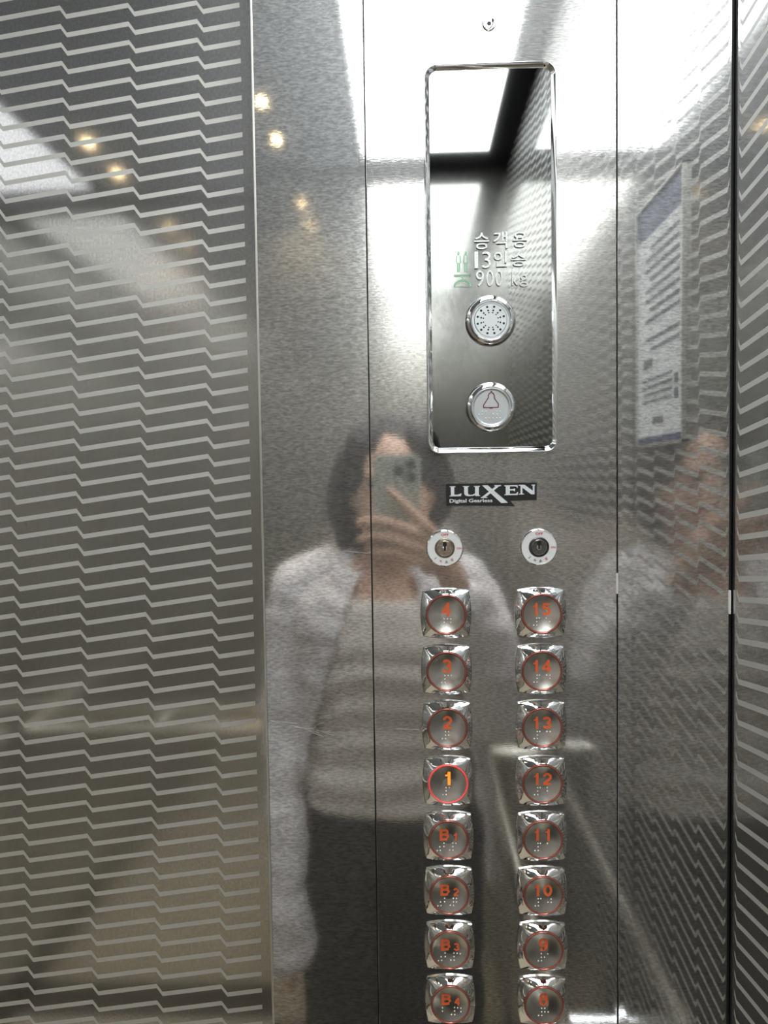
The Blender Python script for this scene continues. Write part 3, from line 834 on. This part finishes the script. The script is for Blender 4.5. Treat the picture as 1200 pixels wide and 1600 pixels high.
# legs
for sg in (-1, 1):
    hx = TX+sg*0.085
    chain(bm, [(hx, TY, 0.90), (hx+sg*0.005, TY+0.01, 0.68), (hx+sg*0.008, TY+0.015, 0.48), (hx+sg*0.01, TY-0.005, 0.34), (hx+sg*0.012, TY-0.015, 0.09)], [0.088, 0.072, 0.052, 0.052, 0.034])
    chain(bm, [(hx+sg*0.012, TY-0.03, 0.045), (hx+sg*0.018, TY+0.08, 0.036), (hx+sg*0.02, TY+0.14, 0.030)], [0.034, 0.034, 0.022])
# left hand, relaxed
ell(bm, (-0.246, -0.150, 0.752), (0.016, 0.031, 0.046))
for k in range(4):
    y0 = -0.179+0.0195*k; l = (0.030, 0.036, 0.040, 0.036)[k]
    chain(bm, [(-0.246, y0, 0.725), (-0.244, y0+0.003, 0.725-l), (-0.238, y0+0.005, 0.725-1.6*l), (-0.230, y0+0.006, 0.725-2.1*l)], [0.0095, 0.0085, 0.008, 0.0068])
chain(bm, [(-0.242, -0.140, 0.775), (-0.234, -0.124, 0.735), (-0.228, -0.118, 0.700)], [0.012, 0.009, 0.0075])
# right hand holding the phone: palm at the right edge, fingers across its back (towards the mirror), thumb on the screen side
def fin(pts, r): chain(bm, pts, r)
PHX0, PHX1, PHZ0, PHZ1 = -0.0610, 0.0155, CZ-0.116, CZ+0.0365
ell(bm, (0.040, -0.012, 1.452), (0.028, 0.014, 0.038), Matrix.Rotation(math.radians(32), 4, 'Y').to_4x4())
chain(bm, [WR, (0.052, -0.016, 1.440), (0.036, -0.008, 1.470)], [0.024, 0.024, 0.018])
fin([(0.034, -0.008, 1.482), (0.022, 0.0080, 1.500), (-0.006, 0.0110, 1.530), (-0.024, 0.0095, 1.548), (-0.036, 0.0085, 1.560)], [0.012, 0.0105, 0.0088, 0.0080, 0.0068])
fin([(0.028, -0.006, 1.468), (0.006, 0.0120, 1.490), (-0.036, 0.0130, 1.508), (-0.064, 0.0105, 1.511), (-0.085, 0.0085, 1.506)], [0.012, 0.0105, 0.0092, 0.0085, 0.0072])
fin([(0.030, -0.006, 1.452), (0.004, 0.0120, 1.467), (-0.036, 0.0130, 1.483), (-0.064, 0.0105, 1.485), (-0.084, 0.0070, 1.480)], [0.012, 0.0102, 0.0090, 0.0082, 0.0070])
fin([(0.032, -0.008, 1.436), (0.006, 0.0100, 1.444), (-0.028, 0.0120, 1.458), (-0.052, 0.0100, 1.460), (-0.070, 0.0060, 1.455)], [0.011, 0.0092, 0.0082, 0.0074, 0.0064])
fin([(0.044, -0.020, 1.460), (0.030, -0.030, 1.490), (0.012, -0.028, 1.512), (-0.004, -0.0235, 1.522)], [0.014, 0.0115, 0.0095, 0.0078])
body = remeshed('body', bm, M_skin, P, 0.0042, 3)
for sg in (-1, 1):
    e = bmesh.new(); ell(e, (HX+sg*0.031, HY+0.0745, HZ+0.002), (0.013, 0.008, 0.006)); obj('eye', e, M_eye, P, 60)
e = bmesh.new(); ell(e, (HX, HY+0.0885, HZ-0.074), (0.020, 0.004, 0.0065)); obj('lips', e, M_lip, P, 60)
# hair: centre parted, falling beside the face to the jaw
bm = bmesh.new()
ell(bm, (HX, HY-0.034, HZ+0.033), (0.100, 0.102, 0.103))
for sg in (-1, 1):
    ell(bm, (HX+sg*0.052, HY+0.014, HZ+0.078), (0.046, 0.050, 0.034), Matrix.Rotation(sg*0.6, 4, 'Y'))
    low = 0.0 if sg < 0 else 0.055
    chain(bm, [(HX+sg*0.084, HY+0.014, HZ+0.050), (HX+sg*0.100, HY+0.004, HZ+0.005), (HX+sg*0.106, HY-0.004, HZ-0.055+low), (HX+sg*0.100, HY-0.012, HZ-0.118+low)], [0.022, 0.021, 0.020, 0.012])
    chain(bm, [(HX+sg*0.075, HY-0.045, HZ+0.02), (HX+sg*0.086, HY-0.050, HZ-0.06+low*.6), (HX+sg*0.078, HY-0.055, HZ-0.130+low)], [0.035, 0.034, 0.022])
ell(bm, (HX, HY-0.085, HZ-0.045), (0.088, 0.045, 0.095))
remeshed('hair', bm, M_hair, P, 0.005, 10, wrinkle(0.006, 55, 12))
# cream top
bm = bmesh.new()
def tor(z, rx, ry, cx=TX, cy=TY): return ering(cx, cy, z, rx, ry, 40)
loft(bm, [tor(0.950, 0.172, 0.122), tor(0.962, 0.176, 0.126), tor(1.00, 0.174, 0.124), tor(1.06, 0.162, 0.116), tor(1.13, 0.156, 0.115), tor(1.20, 0.160, 0.122), tor(1.26, 0.166, 0.124), tor(1.31, 0.168, 0.114), tor(1.345, 0.150, 0.100), tor(1.350, 0.110, 0.094)], True)
for sg in (-1, 1):
    cone_blob(bm, (TX+sg*0.085, TY+0.035, 1.33), 0.050, (TX+sg*0.075, TY, 1.375), 0.050)
def tee_fold(c):
    return 0.0045*math.sin(c.z*95+2.2*mnoise.noise(Vector((c.x*9, c.y*9, c.z*4))))*(1.0 if c.z < 1.24 else 0.3)+0.003*mnoise.noise(Vector(c)*14)
remeshed('top', bm, M_tee, P, 0.006, 4, tee_fold)
# trousers
bm = bmesh.new()
loft(bm, [ering(TX, TY, 1.01, 0.150, 0.110), ering(TX, TY, 0.96, 0.160, 0.118), ering(TX, TY, 0.88, 0.170, 0.126), ering(TX, TY, 0.80, 0.170, 0.122)], True)
for sg in (-1, 1):
    hx = TX+sg*0.086
    loft(bm, [ering(hx, TY, 0.86, 0.098, 0.118), ering(hx, TY, 0.60, 0.094, 0.105), ering(hx+sg*0.006, TY, 0.40, 0.088, 0.098), ering(hx+sg*0.01, TY, 0.06, 0.086, 0.095)], True)
remeshed('trousers', bm, M_pants, P, 0.009, 4, wrinkle(0.006, 10, 16))
for sg in (-1, 1):
    bm = bmesh.new(); hx = TX+sg*0.10
    chain(bm, [(hx, TY-0.035, 0.042), (hx, TY+0.07, 0.040), (hx+sg*0.006, TY+0.155, 0.034)], [0.042, 0.042, 0.034])
    box(bm, hx-0.042, hx+0.044, TY-0.075, TY+0.185, 0.003, 0.028, bev=0.008)
    remeshed('shoe', bm, M_shoe, P, 0.006, 4)
# overshirt: an open shell with sleeves and collar
def shell_ring(z, rx, ry, aL, aR, cx=TX, cy=TY, th=0.010, n=44):
    """angles measured from +x through +y (front); the gap runs from aR to aL across the front"""
    out = ering(cx, cy, z, rx, ry, n, aL, aR+2*PI, False)
    inn = ering(cx, cy, z, rx-th, ry-th, n, aL, aR+2*PI, False)
    return out+list(reversed(inn))
D_ = math.radians
bm = bmesh.new()
rows = [(0.800, 0.215, 0.150, 158, 28), (0.86, 0.213, 0.150, 156, 30), (0.95, 0.208, 0.148, 150, 32), (1.04, 0.198, 0.145, 142, 36), (1.13, 0.190, 0.143, 132, 40),
        (1.22, 0.190, 0.143, 122, 46), (1.29, 0.192, 0.138, 114, 52), (1.345, 0.188, 0.120, 108, 58), (1.385, 0.150, 0.098, 106, 62), (1.405, 0.100, 0.085, 108, 66)]
rings = [shell_ring(z, rx, ry, D_(aL), D_(aR)) for z, rx, ry, aL, aR in rows]
loft(bm, rings, True)
chain(bm, [(TX-0.150, TY, 1.365), (SL[0]-0.012, SL[1], SL[2]-0.01), (-0.262, -0.268, 1.22), (-0.272, -0.250, 1.085), (-0.268, -0.215, 0.98), (-0.258, -0.175, 0.86), (-0.250, -0.152, 0.77), (-0.245, -0.150, 0.712)], [0.055, 0.060, 0.062, 0.062, 0.056, 0.056, 0.055, 0.053])
chain(bm, [(TX+0.150, TY, 1.355), (SR[0]+0.010, SR[1], SR[2]-0.01), (0.152, -0.235, 1.24), (0.165, -0.190, 1.135), (0.145, -0.135, 1.215), (0.106, -0.080, 1.325), (0.086, -0.052, 1.370)], [0.052, 0.056, 0.058, 0.058, 0.055, 0.050, 0.044])
for sg in (-1, 1): chain(bm, [(TX+sg*0.060, TY-0.012, 1.398), (TX+sg*0.110, TY, 1.388), (TX+sg*0.150, TY, 1.372)], [0.040, 0.052, 0.056])
# collar lying open
for sg, x0 in ((-1, TX-0.085), (1, TX+0.070)):
    chain(bm, [(TX+sg*0.070, TY-0.010, 1.412), (x0+sg*0.002, TY+0.062, 1.392), (x0-0.000, TY+0.108, 1.335)], [0.018, 0.017, 0.010])
    chain(bm, [(TX+sg*0.078, TY+0.030, 1.400), (x0+sg*0.028, TY+0.088, 1.352)], [0.016, 0.012])
chain(bm, [(TX-0.07, TY-0.01, 1.412), (TX-0.045, TY-0.070, 1.425), (TX+0.045, TY-0.070, 1.425), (TX+0.07, TY-0.01, 1.412)], [0.016, 0.016, 0.016, 0.016])
remeshed('overshirt', bm, M_shirt, P, 0.006, 5, wrinkle(0.011, 9, 15))

# ------------------------------------------------------------------ phone in the hand
ph = thing('smartphone', 'pale smartphone in a clear case held up in the right hand', 'phone', ((PHX0+PHX1)/2, -0.0055, (PHZ0+PHZ1)/2))
pw, phh = PHX1-PHX0, PHZ1-PHZ0
M_phone = plain('pale_phone_back', (0.50, 0.53, 0.46), 0.22, 0.1, 0.02, 20)
M_case = plain('case_edge', (0.72, 0.74, 0.70), 0.15, 0.0, 0.02, 20)
M_mod = plain('camera_island', (0.38, 0.41, 0.35), 0.15, 0.1)
M_lens = plain('lens_glass', (0.01, 0.01, 0.014), 0.05)
obj('back', plate(rrect(pw-0.003, phh-0.003, 0.011), 0.0003, -0.0070), M_phone, ph)
bm = bmesh.new()
loft(bm, [[(x, y, z) for x, z in rrect(pw-2*i, phh-2*i, 0.0125-i)] for i, y in ((0.0015, 0.0006), (0.0004, 0.0004), (0, -0.0015), (0, -0.0065), (0.0004, -0.0082), (0.0015, -0.0085))], True, False, False)
obj('case_rim', bm, M_case, ph, 60)
obj('screen', plate(rrect(pw-0.007, phh-0.007, 0.009), -0.0071, -0.0079), M_lens, ph)
ox, oz = -(PHX0+PHX1)/2, CZ-(PHZ0+PHZ1)/2
isl = obj('camera_island', plate([(x+ox-0.0095, z+oz+0.0095) for x, z in rrect(0.039, 0.039, 0.010)], 0.0016, 0.0), M_mod, ph)
for x, z in ((0, 0), (0, 0.0200), (-0.0195, 0.0100)):
    bm = bmesh.new(); loft(bm, [circ(r, y, 32, x+ox, z+oz) for r, y in ((0.0078, 0.0014), (0.0078, 0.0030), (0.0066, 0.0033), (0.0062, 0.0026), (0.0003, 0.0026))])
    obj('lens', bm, M_lens, isl, 30)
bm = bmesh.new(); loft(bm, [circ(r, y, 20, -0.0195+ox, -0.0045+oz) for r, y in ((0.0034, 0.0014), (0.0034, 0.0019), (0.0002, 0.0019))])
obj('flash', bm, M_white, isl, 30)
